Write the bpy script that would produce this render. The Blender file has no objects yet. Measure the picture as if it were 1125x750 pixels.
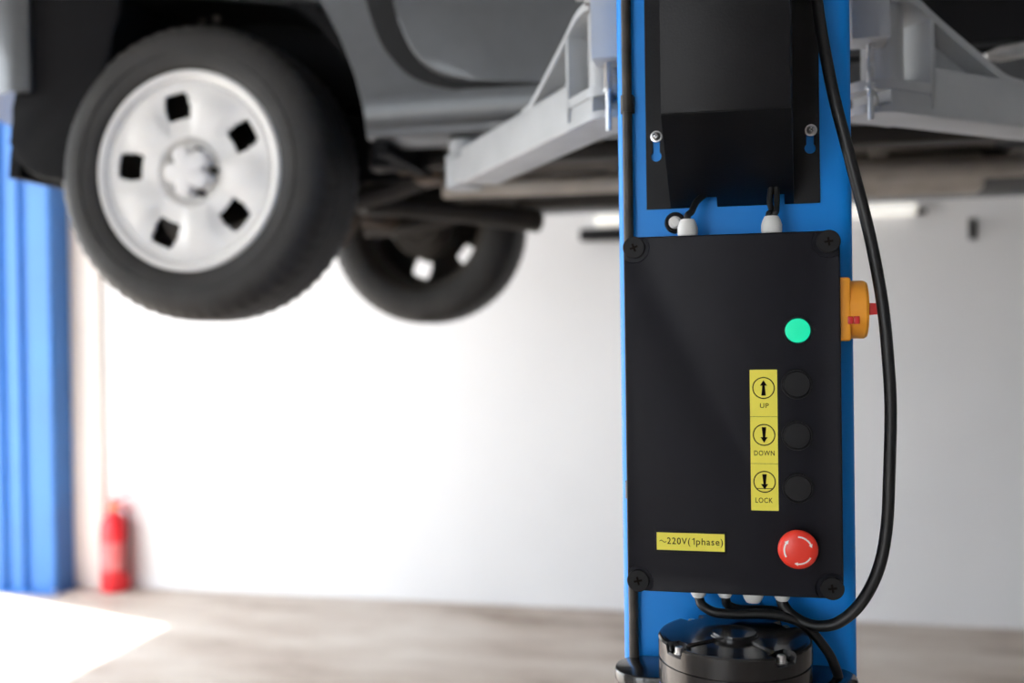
import bpy, bmesh, math, random
from mathutils import Vector, Matrix
random.seed(7)
S = bpy.context.scene
COL = S.collection
PI = math.pi
R = math.radians

# ------------------------------------------------------------------ camera model
H = 1.5                         # eye height
F = 1094.0                      # focal length in pixels (35 mm on 36 mm)
YAW, PITCH, ROLL = R(12.6), R(0.52), R(0.80)
fwd = Vector((-math.sin(YAW)*math.cos(PITCH), math.cos(YAW)*math.cos(PITCH), -math.sin(PITCH)))
r0 = Vector((math.cos(YAW), math.sin(YAW), 0))
u0 = r0.cross(fwd)
right = r0*math.cos(ROLL) - u0*math.sin(ROLL)
up = u0*math.cos(ROLL) + r0*math.sin(ROLL)
EYE = Vector((0, 0, H))
def ray(px, py): return fwd + right*((px-562.5)/F) + up*((375-py)/F)
def U(px, py, Y):               # point of the plane at depth Y seen at a pixel
    d = ray(px, py); return EYE + d*(Y/d.y)
def Uz(px, py, z):              # point at height z (above eye) seen at a pixel
    d = ray(px, py); return EYE + d*(z/d.z)
def XZ(pts, Y): return [(lambda p: (p.x, p.z))(U(a, b, Y)) for a, b in pts]

cd = bpy.data.cameras.new('camera'); cam = bpy.data.objects.new('camera', cd); COL.objects.link(cam)
cd.sensor_width = 36; cd.lens = F/1125*36; cd.clip_start = 0.02; cd.clip_end = 200
m = Matrix((right, up, -fwd)).transposed().to_4x4(); m.translation = EYE
cam.matrix_world = m
S.camera = cam
cd.dof.use_dof = True; cd.dof.focus_distance = 1.10; cd.dof.aperture_fstop = 2.3

# ------------------------------------------------------------------ materials
def mat(name, col, rough=.5, metal=0, var=0, vscale=8, bump=0, bscale=60, col2=None, coat=0, spec=.5, emit=None, estr=0, trans=0, detail=4):
    m = bpy.data.materials.new(name); m.use_nodes = True
    nt = m.node_tree; b = nt.nodes['Principled BSDF']
    c = (*col, 1)
    b.inputs['Base Color'].default_value = c
    b.inputs['Roughness'].default_value = rough; b.inputs['Metallic'].default_value = metal
    b.inputs['Specular IOR Level'].default_value = spec
    b.inputs['Coat Weight'].default_value = coat
    if trans: b.inputs['Transmission Weight'].default_value = trans
    if emit: b.inputs['Emission Color'].default_value = (*emit, 1); b.inputs['Emission Strength'].default_value = estr
    tc = nt.nodes.new('ShaderNodeTexCoord')
    if var or col2:
        n = nt.nodes.new('ShaderNodeTexNoise'); n.inputs['Scale'].default_value = vscale; n.inputs['Detail'].default_value = detail
        nt.links.new(tc.outputs['Object'], n.inputs['Vector'])
        rp = nt.nodes.new('ShaderNodeValToRGB')
        rp.color_ramp.elements[0].position = .32; rp.color_ramp.elements[1].position = .68
        rp.color_ramp.elements[0].color = (*(col2 if col2 else [x*(1-var) for x in col]), 1)
        rp.color_ramp.elements[1].color = (*([min(1, x*(1+var)) for x in col] if not col2 else col), 1)
        nt.links.new(n.outputs['Fac'], rp.inputs['Fac']); nt.links.new(rp.outputs['Color'], b.inputs['Base Color'])
    if bump:
        n2 = nt.nodes.new('ShaderNodeTexNoise'); n2.inputs['Scale'].default_value = bscale; n2.inputs['Detail'].default_value = 6
        nt.links.new(tc.outputs['Object'], n2.inputs['Vector'])
        bp = nt.nodes.new('ShaderNodeBump'); bp.inputs['Strength'].default_value = bump; bp.inputs['Distance'].default_value = .01
        nt.links.new(n2.outputs['Fac'], bp.inputs['Height']); nt.links.new(bp.outputs['Normal'], b.inputs['Normal'])
    return m
M = {}
M['blue'] = mat('blue_powder_coat', (.003, .27, .86), .40, var=.04, vscale=5, bump=.03, bscale=160, spec=.3)
M['blue2'] = mat('light_blue_steel', (.02, .135, .42), .45, var=.06, vscale=4, bump=.03, bscale=80)
M['blackplastic'] = mat('black_box_plastic', (.005, .005, .0095), .5, var=.1, vscale=20, bump=.03, bscale=500, spec=.24)
M['blackbutton'] = mat('black_button', (.0095, .0095, .011), .5, spec=.22, var=.05)
M['blacksteel'] = mat('black_sheet_steel', (.007, .007, .0085), .42, var=.12, vscale=30, bump=.05, bscale=400, spec=.22)
M['motorblack'] = mat('gloss_black_paint', (.008, .008, .009), .22, var=.1, vscale=30, bump=.02, bscale=120, coat=.3)
M['rubber'] = mat('cable_rubber', (.010, .010, .011), .42, var=.1, spec=.4)
M['pipe'] = mat('worn_black_pipe', (.02, .018, .016), .45, col2=(.06, .05, .04), vscale=25, spec=.4)
M['white'] = mat('white_nylon', (.84, .84, .82), .45, var=.03)
M['yellow'] = mat('yellow_sticker', (.93, .83, .085), .45, var=.04, vscale=40)
M['ink'] = mat('black_ink', (.006, .004, .003), .8, var=.05, spec=.05)
M['green'] = mat('lit_green_lens', (.0, .38, .17), .35, emit=(.0, 1, .56), estr=.31, var=.03)
M['red'] = mat('red_button', (.92, .05, .028), .32, var=.04, vscale=20)
M['redhandle'] = mat('red_handle', (.62, .02, .02), .35, var=.05)
M['orange'] = mat('orange_plastic', (1, .39, .028), .42, var=.05, vscale=30)
M['whiteink'] = mat('white_ink', (.85, .82, .80), .5, var=.02)
M['steel'] = mat('zinc_steel', (.62, .62, .62), .28, 1, var=.08, vscale=40)
M['grey'] = mat('grey_arm_paint', (.39, .405, .42), .42, var=.07, vscale=9, bump=.06, bscale=60)
M['paint'] = mat('silver_grey_car_paint', (.08, .085, .092), .42, .45, var=.04, vscale=30, coat=.3)
M['carblack'] = mat('black_underbody_plastic', (.006, .006, .007), .7, var=.2, vscale=6, spec=.12)
M['seal'] = mat('door_seal_rubber', (.006, .006, .007), .6, var=.2, spec=.3)
M['under'] = mat('dusty_underbody', (.16, .145, .13), .75, col2=(.07, .062, .055), vscale=5)
M['chassis'] = mat('chassis_black', (.018, .015, .012), .6, var=.3, vscale=9)
M['rust'] = mat('rusty_brown_steel', (.11, .075, .05), .7, col2=(.045, .035, .028), vscale=14)
M['exhaust'] = mat('dull_exhaust_steel', (.42, .39, .35), .5, .4, var=.2, vscale=7)
M['dust'] = mat('brake_dust_brown', (.03, .025, .02), .8, var=.3, vscale=9)
M['door_black'] = mat('near_black_panel', (.004, .004, .005), .5, spec=.15, var=.1)
M['tube'] = mat('lit_white_tube', (.85, .84, .80), .4, emit=(1, .97, .9), estr=.35, var=.02)
M['tyre'] = mat('tyre_rubber', (.020, .019, .018), .62, var=.25, vscale=14, bump=.15, bscale=90)
M['alloy'] = mat('silver_wheel_paint', (.82, .81, .79), .42, .05, var=.04, vscale=12)
M['cap'] = mat('silver_cap_paint', (.86, .85, .84), .42, .0, var=.03)
M['glass'] = mat('dark_car_glass', (.015, .018, .02), .06, var=.05, spec=.6)
M['lamp'] = mat('red_tail_lamp', (.4, .01, .01), .15, var=.1)
M['ext'] = mat('extinguisher_red', (.72, .02, .03), .3, var=.06, vscale=10)
M['extlabel'] = mat('extinguisher_label', (.72, .20, .20), .5, col2=(.66, .10, .11), vscale=22)
M['brass'] = mat('brass_valve', (.40, .17, .06), .35, .8, var=.1)
M['sticker'] = mat('blue_violet_sticker', (.10, .10, .62), .4, var=.1)
M['wall'] = mat('white_painted_wall', (.80, .80, .81), .7, var=.025, vscale=1.2, bump=.04, bscale=30)
M['wall_grey'] = mat('grey_blue_wall_paint', (.22, .24, .27), .7, var=.03, vscale=2)
M['trim'] = mat('cream_pier_paint', (.80, .74, .70), .65, var=.03, vscale=3)
M['ceil'] = mat('grey_white_ceiling', (.6, .6, .6), .8, var=.03, vscale=2)
M['apron'] = mat('pale_concrete_apron', (.55, .53, .50), .85, var=.1, vscale=2, bump=.1)

def floor_mat():
    m = mat('stained_concrete_floor', (.5, .47, .44), .55, bump=.08, bscale=25)
    nt = m.node_tree; b = nt.nodes['Principled BSDF']; tc = [n for n in nt.nodes if n.type == 'TEX_COORD'][0]
    mp = nt.nodes.new('ShaderNodeMapping'); mp.inputs['Scale'].default_value = (.55, 1.5, 1)
    nt.links.new(tc.outputs['Object'], mp.inputs['Vector'])
    n = nt.nodes.new('ShaderNodeTexNoise'); n.inputs['Scale'].default_value = 1.9; n.inputs['Detail'].default_value = 7; n.inputs['Roughness'].default_value = .62
    nt.links.new(mp.outputs['Vector'], n.inputs['Vector'])
    rp = nt.nodes.new('ShaderNodeValToRGB'); e = rp.color_ramp.elements
    e[0].position = .30; e[0].color = (.23, .165, .12, 1); e[1].position = .66; e[1].color = (.60, .545, .49, 1)
    k = e.new(.46); k.color = (.46, .39, .335, 1)
    nt.links.new(n.outputs['Fac'], rp.inputs['Fac']); nt.links.new(rp.outputs['Color'], b.inputs['Base Color'])
    return m
M['floor'] = floor_mat()

# ------------------------------------------------------------------ mesh helpers
class B:
    def __init__(s): s.bm = bmesh.new()
    def box(s, x0, x1, y0, y1, z0, z1, bev=0, seg=2):
        t = bmesh.new(); bmesh.ops.create_cube(t, size=1)
        for v in t.verts:
            v.co = Vector(((x0+x1)/2+v.co.x*(x1-x0), (y0+y1)/2+v.co.y*(y1-y0), (z0+z1)/2+v.co.z*(z1-z0)))
        if bev: bmesh.ops.bevel(t, geom=t.edges[:], offset=bev, segments=seg, profile=.5, affect='EDGES')
        return s.add(t)
    def add(s, t, mtx=None):
        if mtx is not None: bmesh.ops.transform(t, matrix=mtx, verts=t.verts[:])
        me = bpy.data.meshes.new('tmp'); t.to_mesh(me); t.free(); s.bm.from_mesh(me); bpy.data.meshes.remove(me); return s
    def prism(s, pts, lo, hi, f, holes=(), bev=0, seg=2):
        """outline pts (a,b) filled, extruded from lo to hi; f(a,b,h) gives the 3-D point"""
        t = bmesh.new(); edges = []
        for loop in [pts]+list(holes):
            vs = [t.verts.new(Vector((a, b, 0))) for a, b in loop]
            for i in range(len(vs)): edges.append(t.edges.new((vs[i], vs[(i+1) % len(vs)])))
        if holes:
            bmesh.ops.triangle_fill(t, edges=edges, use_beauty=True)
        else:
            t.faces.new([v for v in t.verts])
        ex = bmesh.ops.extrude_face_region(t, geom=t.faces[:])
        for g in ex['geom']:
            if isinstance(g, bmesh.types.BMVert): g.co.z = 1
        if bev:
            # bevel the outline of the far cap (h = hi)
            es = [e for e in t.edges if all(abs(v.co.z-1) < 1e-6 for v in e.verts) and len([f_ for f_ in e.link_faces if all(abs(v.co.z-1) < 1e-6 for v in f_.verts)]) == 1]
            for v in t.verts: v.co.z *= (hi-lo)
            bmesh.ops.bevel(t, geom=es, offset=bev, segments=seg, profile=.5, affect='EDGES')
            for v in t.verts: v.co = f(v.co.x, v.co.y, lo+v.co.z)
        else:
            for v in t.verts: v.co = f(v.co.x, v.co.y, lo+(hi-lo)*v.co.z)
        return s.add(t)
    def lathe(s, prof, c, axis, n=48, mod=None):
        """prof = [(radius, height)], turned about axis through c"""
        t = bmesh.new(); ax = Vector(axis).normalized()
        a = ax.orthogonal().normalized()
        if abs(ax.z) < .9: a = Vector((0, 0, 1)) - ax*ax.z; a.normalize()
        b = ax.cross(a); c = Vector(c); rings = []
        for r, h in prof:
            if r < 1e-6: rings.append([t.verts.new(c+ax*h)]); continue
            ring = []
            for i in range(n):
                th = 2*PI*i/n; rr, hh = (r, h) if not mod else mod(r, h, i, th)
                ring.append(t.verts.new(c+ax*hh+(a*math.cos(th)+b*math.sin(th))*rr))
            rings.append(ring)
        for p, q in zip(rings, rings[1:]):
            for i in range(n):
                j = (i+1) % n
                if len(p) == 1 and len(q) == 1: continue
                if len(p) == 1: t.faces.new((p[0], q[i], q[j]))
                elif len(q) == 1: t.faces.new((p[i], q[0], p[j]))
                else: t.faces.new((p[i], q[i], q[j], p[j]))
        return s.add(t)
    def cyl(s, p0, p1, r, n=24, r1=None, ch=0):
        p0 = Vector(p0); p1 = Vector(p1); L = (p1-p0).length; r1 = r if r1 is None else r1
        if ch: pr = [(0, 0), (r-ch, 0), (r, ch), (r1, L-ch), (r1-ch, L), (0, L)]
        else: pr = [(0, 0), (r, 0), (r1, L), (0, L)]
        return s.lathe(pr, p0, p1-p0, n)
    def tube(s, pts, r, n=12, sub=8, caps=True):
        P = [Vector(p) for p in pts]; Q = []
        if sub > 1:
            for i in range(len(P)-1):
                a = P[max(i-1, 0)]; b = P[i]; c = P[i+1]; d = P[min(i+2, len(P)-1)]
                for k in range(sub):
                    x = k/sub
                    Q.append(.5*((2*b)+(c-a)*x+(2*a-5*b+4*c-d)*x*x+(3*b-a-3*c+d)*x**3))
            Q.append(P[-1])
        else: Q = P
        t = bmesh.new(); rings = []; prev = None
        for i, q in enumerate(Q):
            tg = (Q[min(i+1, len(Q)-1)]-Q[max(i-1, 0)]).normalized()
            a = tg.orthogonal().normalized() if prev is None else (prev-tg*prev.dot(tg)).normalized()
            prev = a; b = tg.cross(a)
            rings.append([t.verts.new(q+(a*math.cos(2*PI*k/n)+b*math.sin(2*PI*k/n))*r) for k in range(n)])
        for p, q in zip(rings, rings[1:]):
            for k in range(n): t.faces.new((p[k], p[(k+1) % n], q[(k+1) % n], q[k]))
        if caps: t.faces.new(rings[0][::-1]); t.faces.new(rings[-1])
        return s.add(t)
def rrect(x0, x1, y0, y1, r, n=6):
    o = []
    for cx, cy, a in ((x1-r, y1-r, 0), (x0+r, y1-r, 90), (x0+r, y0+r, 180), (x1-r, y0+r, 270)):
        for k in range(n+1):
            th = R(a+90*k/n); o.append((cx+r*math.cos(th), cy+r*math.sin(th)))
    return o
def circ(cx, cy, r, n=32, a0=0): return [(cx+r*math.cos(a0+2*PI*k/n), cy+r*math.sin(a0+2*PI*k/n)) for k in range(n)]
def smooth_outline(pts, sub=6, closed=False):
    o = []; n = len(pts)
    rng = range(n) if closed else range(n-1)
    for i in rng:
        g = (lambda k: pts[k % n]) if closed else (lambda k: pts[min(max(k, 0), n-1)])
        a, b, c, d = [Vector(g(i+k)) for k in (-1, 0, 1, 2)]
        for k in range(sub):
            x = k/sub; q = .5*((2*b)+(c-a)*x+(2*a-5*b+4*c-d)*x*x+(3*b-a-3*c+d)*x**3); o.append((q.x, q.y))
    if not closed: o.append(tuple(pts[-1]))
    return o
fy = lambda a, b, h: Vector((a, h, b))      # outline in XZ, height along Y
fx = lambda a, b, h: Vector((h, a, b))      # outline in YZ, height along X
fz = lambda a, b, h: Vector((a, b, h))      # outline in XY, height along Z

WO = {}
def thing(name, label, cat, loc, group=None):
    o = bpy.data.objects.new(name, None); COL.objects.link(o); o.location = Vector(loc); o.empty_display_size = .05
    o['label'] = label; o['category'] = cat
    if group: o['group'] = group
    WO[o.name] = Vector(loc); return o
def obj(name, b, m, parent=None, origin=None, label=None, sharp=32):
    bm = b.bm if isinstance(b, B) else b
    bmesh.ops.recalc_face_normals(bm, faces=bm.faces[:])
    if origin is None:
        if bm.verts:
            xs = [v.co for v in bm.verts]
            origin = Vector(((min(v.x for v in xs)+max(v.x for v in xs))/2, (min(v.y for v in xs)+max(v.y for v in xs))/2, min(v.z for v in xs)))
    origin = Vector(origin)
    for v in bm.verts: v.co -= origin
    me = bpy.data.meshes.new(name); bm.to_mesh(me); bm.free()
    for p in me.polygons: p.use_smooth = True
    me.set_sharp_from_angle(angle=R(sharp))
    me.materials.append(M[m] if isinstance(m, str) else m)
    o = bpy.data.objects.new(name, me); COL.objects.link(o)
    if parent is not None: o.parent = parent; o.location = origin-WO[parent.name]
    else: o.location = origin
    WO[o.name] = origin
    if label: o['label'] = label
    return o
def tag(o, label, cat, group=None):
    o['label'] = label; o['category'] = cat
    if group: o['group'] = group
    return o
def struct(name, b, m):
    o = obj(name, b, m); o['kind'] = 'structure'; return o
def text_bm(txt, size, x, y, z, align='CENTER', depth=.0003, sx=1.0, spacing=1.0):
    """lettering facing -Y, centred at x, baseline-middle at z, front at depth y"""
    cu = bpy.data.curves.new('t', 'FONT'); cu.body = txt; cu.size = size; cu.align_x = align; cu.align_y = 'CENTER'
    cu.extrude = depth/2; cu.offset = .006*size; cu.resolution_u = 6; cu.space_character = spacing
    o = bpy.data.objects.new('t', cu); COL.objects.link(o)
    dg = bpy.context.evaluated_depsgraph_get(); me = bpy.data.meshes.new_from_object(o.evaluated_get(dg))
    b = B(); b.bm.from_mesh(me)
    for v in b.bm.verts: v.co = Vector((x+v.co.x*sx, y-v.co.z, z+v.co.y))
    bpy.data.objects.remove(o); bpy.data.meshes.remove(me); bpy.data.curves.remove(cu)
    return b

def text_fit(txt, x0, x1, z0, z1, y, ref=None):
    """lettering stretched so its width fills x0..x1 and its capitals z0..z1"""
    rb = text_bm(ref or txt[0], 1.0, 0, 0, 0); hs = [v.co.z for v in rb.bm.verts]; lo, hi = (min(hs), max(hs)); rb.bm.free()
    b = text_bm(txt, 1.0, 0, 0, 0, spacing=1.14); xs = [v.co.x for v in b.bm.verts]; a, c = min(xs), max(xs)
    ys = [v.co.y for v in b.bm.verts]; ya, yc = min(ys), max(ys)
    for v in b.bm.verts:
        v.co = Vector((x0+(v.co.x-a)/(c-a)*(x1-x0), y-.00015+(.0003 if v.co.y > (ya+yc)/2 else 0), z0+(v.co.z-lo)/(hi-lo)*(z1-z0)))
    return b

# ================================================================== THE ROOM
WY = 5.33; LX = -4.62; RX = 4.6; FY = -5.2; CZ = 4.6
b = B(); b.box(LX-.15, RX+.15, FY-.15, WY+.15, -.2, 0); struct('floor', b, 'floor')
b = B(); b.box(LX-.2, RX+.2, WY, WY+.2, 0, CZ); struct('wall_back', b, 'wall')
OPT = 3.25      # height of the left doorway
b = B()
b.box(LX-.2, LX, FY, .6, 0, CZ); b.box(LX-.2, LX, .6, WY, OPT, CZ); b.box(LX-.2, LX, WY-.06, WY, 0, OPT)
struct('wall_left', b, 'wall')
b = B(); b.box(RX, RX+.2, FY, WY, 0, CZ); struct('wall_right', b, 'wall_grey')
b = B()
b.box(LX, -4.1, FY-.2, FY, 0, CZ); b.box(-1.2, RX, FY-.2, FY, 0, CZ); b.box(-4.1, -1.2, FY-.2, FY, 3.0, CZ)
struct('wall_front', b, 'wall')
b = B(); b.box(LX-.2, RX+.2, FY-.2, WY+.2, CZ, CZ+.15); struct('ceiling', b, 'ceil')
b = B(); b.box(-40, LX-.15, -40, 40, -.22, -.02); b.box(LX-.15, 40, -40, FY-.15, -.22, -.02); struct('floor_apron', b, 'apron')
b = B(); b.box(-4.45, -3.72, WY-.045, WY, 0, CZ, .006); struct('trim_1', b, 'trim')

# wall socket on the right of the back wall
p = U(1068, 240, WY); q = U(1072, 263, WY)
t = thing('wall_bracket', 'small dark bracket fixed high on the white back wall right of the post', 'bracket', (p.x, WY, q.z))
b = B(); b.box(p.x-.018, p.x+.018, WY-.012, WY, q.z, p.z, .003); obj('back_plate', b, 'blackbutton', t)
b = B(); b.tube([(p.x, WY-.012, p.z-.02), (p.x, WY-.05, p.z-.03), (p.x, WY-.06, q.z+.03), (p.x, WY-.06, q.z+.05)], .008); obj('hook', b, 'blackbutton', t)

# white tube lamp low on the back wall, half hidden by the post
ly = WY-.04; A_ = U(655, 240, ly); C_ = U(1007, 232.5, ly); zc = (A_.z+C_.z)/2
t = thing('tube_lamp', 'white tube lamp fixed along the back wall behind the foreground blue post', 'lamp', ((A_.x+C_.x)/2, WY, zc))
b = B(); b.lathe([(0, 0), (.022, 0), (.031, .012), (.031, C_.x-A_.x-.012), (.022, C_.x-A_.x), (0, C_.x-A_.x)], (A_.x, ly, zc), (1, 0, 0), 24); obj('tube', b, 'tube', t)
b = B(); b.cyl((C_.x-.004, ly, zc-.012), (C_.x+.045, ly, zc-.014), .018, 16, r1=.011); b.box(C_.x-.02, C_.x+.03, ly+.015, WY, zc-.02, zc+.01, .003); obj('end_cap', b, 'blackbutton', t)
x_ = U(637, 250, ly).x
b = B(); b.box(x_, x_+.5, ly-.03, WY, zc-.105, zc-.04, .01, 3); obj('ballast_box', b, 'blackbutton', t)

# ================================================================== FAR BLUE COLUMN (another lift)
cx1 = -3.90; cx0 = -4.42; cy0 = 5.10; cy1 = 5.27
t = thing('lift_column', 'tall light blue ribbed steel lift post in the far left corner', 'lift post', ((cx0+cx1)/2, (cy0+cy1)/2, 0))
W_ = cx1-cx0
prof = [(cx0, cy1), (cx0, cy0+.02), (cx0+.02, cy0), (cx1-.36, cy0), (cx1-.34, cy0+.03), (cx1-.30, cy0+.03), (cx1-.285, cy0), (cx1-.22, cy0), (cx1-.205, cy0+.03), (cx1-.165, cy0+.03), (cx1-.15, cy0), (cx1-.012, cy0), (cx1, cy0+.012), (cx1, cy1)]
b = B(); b.prism(prof, .012, 2.82, fz); obj('post', b, 'blue2', t)
b = B(); b.box(cx0-.04, cx1+.02, cy0-.03, cy1+.01, 0, .014, .003); obj('base_plate', b, 'blue2', t)
for x in (cx0-.02, cx1+.005):
    b = B(); b.cyl((x, cy0-.015, .014), (x, cy0-.015, .03), .009, 6); obj('anchor_bolt', b, 'steel', t)
b = B(); b.box(cx0-.005, cx1+.005, cy0-.006, cy1, 2.80, 2.86, .004); obj('top_cap', b, 'blue2', t)

# ================================================================== FIRE EXTINGUISHER
ex, ey = U(127, 640, 5.245).x, 5.245
t = thing('fire_extinguisher', 'red fire extinguisher standing on the floor beside the far blue post', 'fire extinguisher', (ex, ey, 0))
b = B(); b.lathe([(0, .004), (.06, 0), (.074, .012), (.076, .02), (.076, .33), (.07, .37), (.05, .40), (.028, .415), (.022, .43), (0, .43)], (ex, ey, 0), (0, 0, 1), 40); obj('cylinder', b, 'ext', t)
b = B(); b.lathe([(.0765, .12), (.0772, .121), (.0772, .27), (.0765, .271)], (ex, ey, 0), (0, 0, 1), 40); obj('label_band', b, 'extlabel', t)
b = B(); b.cyl((ex, ey, .425), (ex, ey, .47), .018, 16, ch=.002); b.cyl((ex-.03, ey, .45), (ex+.03, ey, .45), .011, 12); obj('valve', b, 'brass', t)
b = B(); b.prism([(-.015, .47), (.02, .485), (.10, .52), (.10, .53), (.01, .505), (-.02, .49)], -.011, .011, lambda a, c, h: Vector((ex+a, ey+h, c))); obj('squeeze_lever', b, 'ext', t)
b = B(); b.prism([(-.01, .462), (.03, .462), (.095, .43), (.10, .44), (.035, .474), (-.01, .474)], -.011, .011, lambda a, c, h: Vector((ex+a, ey+h, c))); obj('carry_handle', b, 'ext', t)
b = B(); b.tube([(ex+.03, ey, .45), (ex+.075, ey-.01, .44), (ex+.098, ey-.02, .36), (ex+.09, ey-.025, .2), (ex+.086, ey-.025, .1)], .009); obj('hose', b, 'rubber', t); t.scale = (1.1, 1.1, 1.1)

# ================================================================== NEAR LIFT COLUMN
CY = 1.20                                   # face of the post
pl = U(677.5, 150, CY).x; pr_ = U(941.5, 600, CY).x
CB = 1.44
t = thing('lift_column', 'bright blue steel lift post in the foreground carrying the black control box', 'lift post', ((pl+pr_)/2, (CY+CB)/2, 0))
col_t = t
def arc(cx, cy, r, a0, a1, n=8): return [(cx+r*math.cos(R(a0+(a1-a0)*k/n)), cy+r*math.sin(R(a0+(a1-a0)*k/n))) for k in range(n+1)]
rr = .016; th = .007
outer = [(pl, CB)] + arc(pl+rr, CY+rr, rr, 180, 270) + arc(pr_-rr, CY+rr, rr, 270, 360) + [(pr_, CB)]
outer += [(pr_-.045, CB), (pr_-.045, CB-th), (pr_-th, CB-th)]
inner = arc(pr_-rr, CY+rr, rr-th, 0, -90) + arc(pl+rr, CY+rr, rr-th, 270, 180)
pts = outer + inner + [(pl+th, CB-th), (pl+.045, CB-th), (pl+.045, CB)]
b = B(); b.prism(pts, .02, 2.85, fz); obj('post', b, 'blue', t)
b = B(); b.box(pl-.08, pr_+.08, CY-.10, CB+.10, 0, .02, .003); obj('base_plate', b, 'blue', t)
for sx in (pl-.05, pr_+.05):
    for sy in (CY-.06, CB+.06):
        b = B(); b.cyl((sx, sy, .02), (sx, sy, .045), .012, 6); b.cyl((sx, sy, .02), (sx, sy, .065), .007, 12); obj('anchor_bolt', b, 'steel', t)
b = B(); b.box(pl-.006, pr_+.006, CY-.006, CB+.006, 2.84, 2.87, .003); obj('top_cap', b, 'blue', t)
g = U(742, 245, CY-.001)
b = B(); b.lathe([(.0075, 0), (.0125, 0), (.0125, .006), (.0105, .008), (.0075, .006)], (g.x, CY, g.z), (0, -1, 0), 28); gr = obj('grommet', b, 'rubber', t, label='black rubber grommet')
b = B(); b.lathe([(0, -.002), (.0075, -.002), (.0075, .009), (.005, .012), (0, .0125)], (g.x, CY, g.z), (0, -1, 0), 24); obj('plug', b, 'white', gr, label='white plug')

# black pipe down the left edge of the post
p0 = U(687.5, -150, CY-.009); p1 = U(689.5, 726, CY-.009)
b = B(); px_ = (p0.x+p1.x)/2+.0028
b.tube([(px_, CY-.0085, 2.6), (px_, CY-.0085, p1.z)], .0060, 14, 1)
t = thing('hydraulic_pipe', 'slim black pipe running down the left edge of the foreground blue post', 'pipe', (px_, CY-.0085, p1.z))
obj('pipe_run', b, 'pipe', t)
for zz in (H-.2, H+.26, H+.85):
    b = B(); b.box(px_-.0085, px_+.0085, CY-.002, CY, zz, zz+.02, .0006); b.lathe([(.0067, 0), (.0078, 0), (.0078, .02), (.0067, .02)], (px_, CY-.0085, zz), (0, 0, 1), 16); obj('pipe_clip', b, 'pipe', t)

# ================================================================== UPPER BLACK COVER
FYc = 1.045; PY = CY-.0015; PT = .0015
t = thing('cable_cover', 'black folded sheet metal cover screwed to the blue post above the control box', 'cover', (0, CY, U(800, 228, PY).z))
ztop = H+.78
fl0 = U(710.5, 225, PY); fl1 = U(737, 225, PY); fr0 = U(872, 215, PY); fr1 = U(901, 215, PY)
zb_l = U(722, 230, PY).z; zb_r = U(890, 223, PY).z; zb = (zb_l+zb_r)/2
def keyhole(px, y0, y1):
    a = U(px, y0, PY); c = U(px, y1, PY); o = []
    rS = .0042; rB = .0063
    for k in range(13): th_ = R(0+180*k/12); o.append((a.x+rS*math.cos(th_), a.z+rS*math.sin(th_)))
    for k in range(17): th_ = R(132+276*k/16); o.append((c.x+rB*math.cos(th_), c.z+rB*math.sin(th_)))
    return o
kl = keyhole(721, 152, 172); kr = keyhole(890, 146, 163)
b = B()
b.prism([(fl0.x, zb), (fl1.x, zb), (fl1.x, ztop), (fl0.x, ztop)], CY-.0003, CY-.003, fy, holes=[kl])
b.prism([(fr0.x, zb), (fr1.x, zb), (fr1.x, ztop), (fr0.x, ztop)], CY-.0003, CY-.003, fy, holes=[kr])
obj('flange', b, 'blacksteel', t)
# raised box: front, sides, slanted bottom with two notches
f0 = U(726, 124, FYc); f1 = U(869.5, 121, FYc); zf = (f0.z+f1.z)/2
b = B()
xl, xr = f0.x, f1.x; th_ = .0018
def quadslab(p, n):     # p four corners, n inward offset
    tb = bmesh.new(); v0 = [tb.verts.new(Vector(q)) for q in p]; v1 = [tb.verts.new(Vector(q)+Vector(n)) for q in p]
    tb.faces.new(v0); tb.faces.new(v1[::-1])
    for i in range(4): tb.faces.new((v0[i], v0[(i+1) % 4], v1[(i+1) % 4], v1[i]))
    b.add(tb)
b.box(xl, xr, FYc, FYc+th_, zf, ztop, .0008, 2)
quadslab([(xl, FYc+.0005, zf), (fl1.x, CY-.001, zb), (fl1.x, CY-.001, ztop), (xl, FYc+.0005, ztop)], (th_, 0, 0))
quadslab([(xr, FYc+.0005, zf), (fr0.x, CY-.001, zb), (fr0.x, CY-.001, ztop), (xr, FYc+.0005, ztop)], (-th_, 0, 0))
quadslab([(xl, FYc, ztop), (xr, FYc, ztop), (fr0.x, CY-.001, ztop), (fl1.x, CY-.001, ztop)], (0, 0, -th_))
obj('raised_casing', b, 'blacksteel', t)
def slant(a, s, h):     # a = x along the back edge, s = 0 front .. 1 back
    x0 = xl+(a-fl1.x)*(xr-xl)/(fr0.x-fl1.x); x = x0+(a-x0)*s
    return Vector((x, FYc+(CY-.001-FYc)*s, zf+(zb-zf)*s+h))
n0 = U(772, 220, PY).x; n1 = U(788, 220, PY).x; n2 = U(848.5, 215, PY).x; n3 = U(862, 215, PY).x
b = B(); b.prism([(fl1.x, 0), (fr0.x, 0), (fr0.x, 1), (n3, 1), (n3, .88), (n2, .88), (n2, 1), (n1, 1), (n1, .88), (n0-.006, .88), (n0-.012, 1), (fl1.x, 1)], 0, th_, slant)
obj('slanted_underside', b, 'blacksteel', t)
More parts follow.
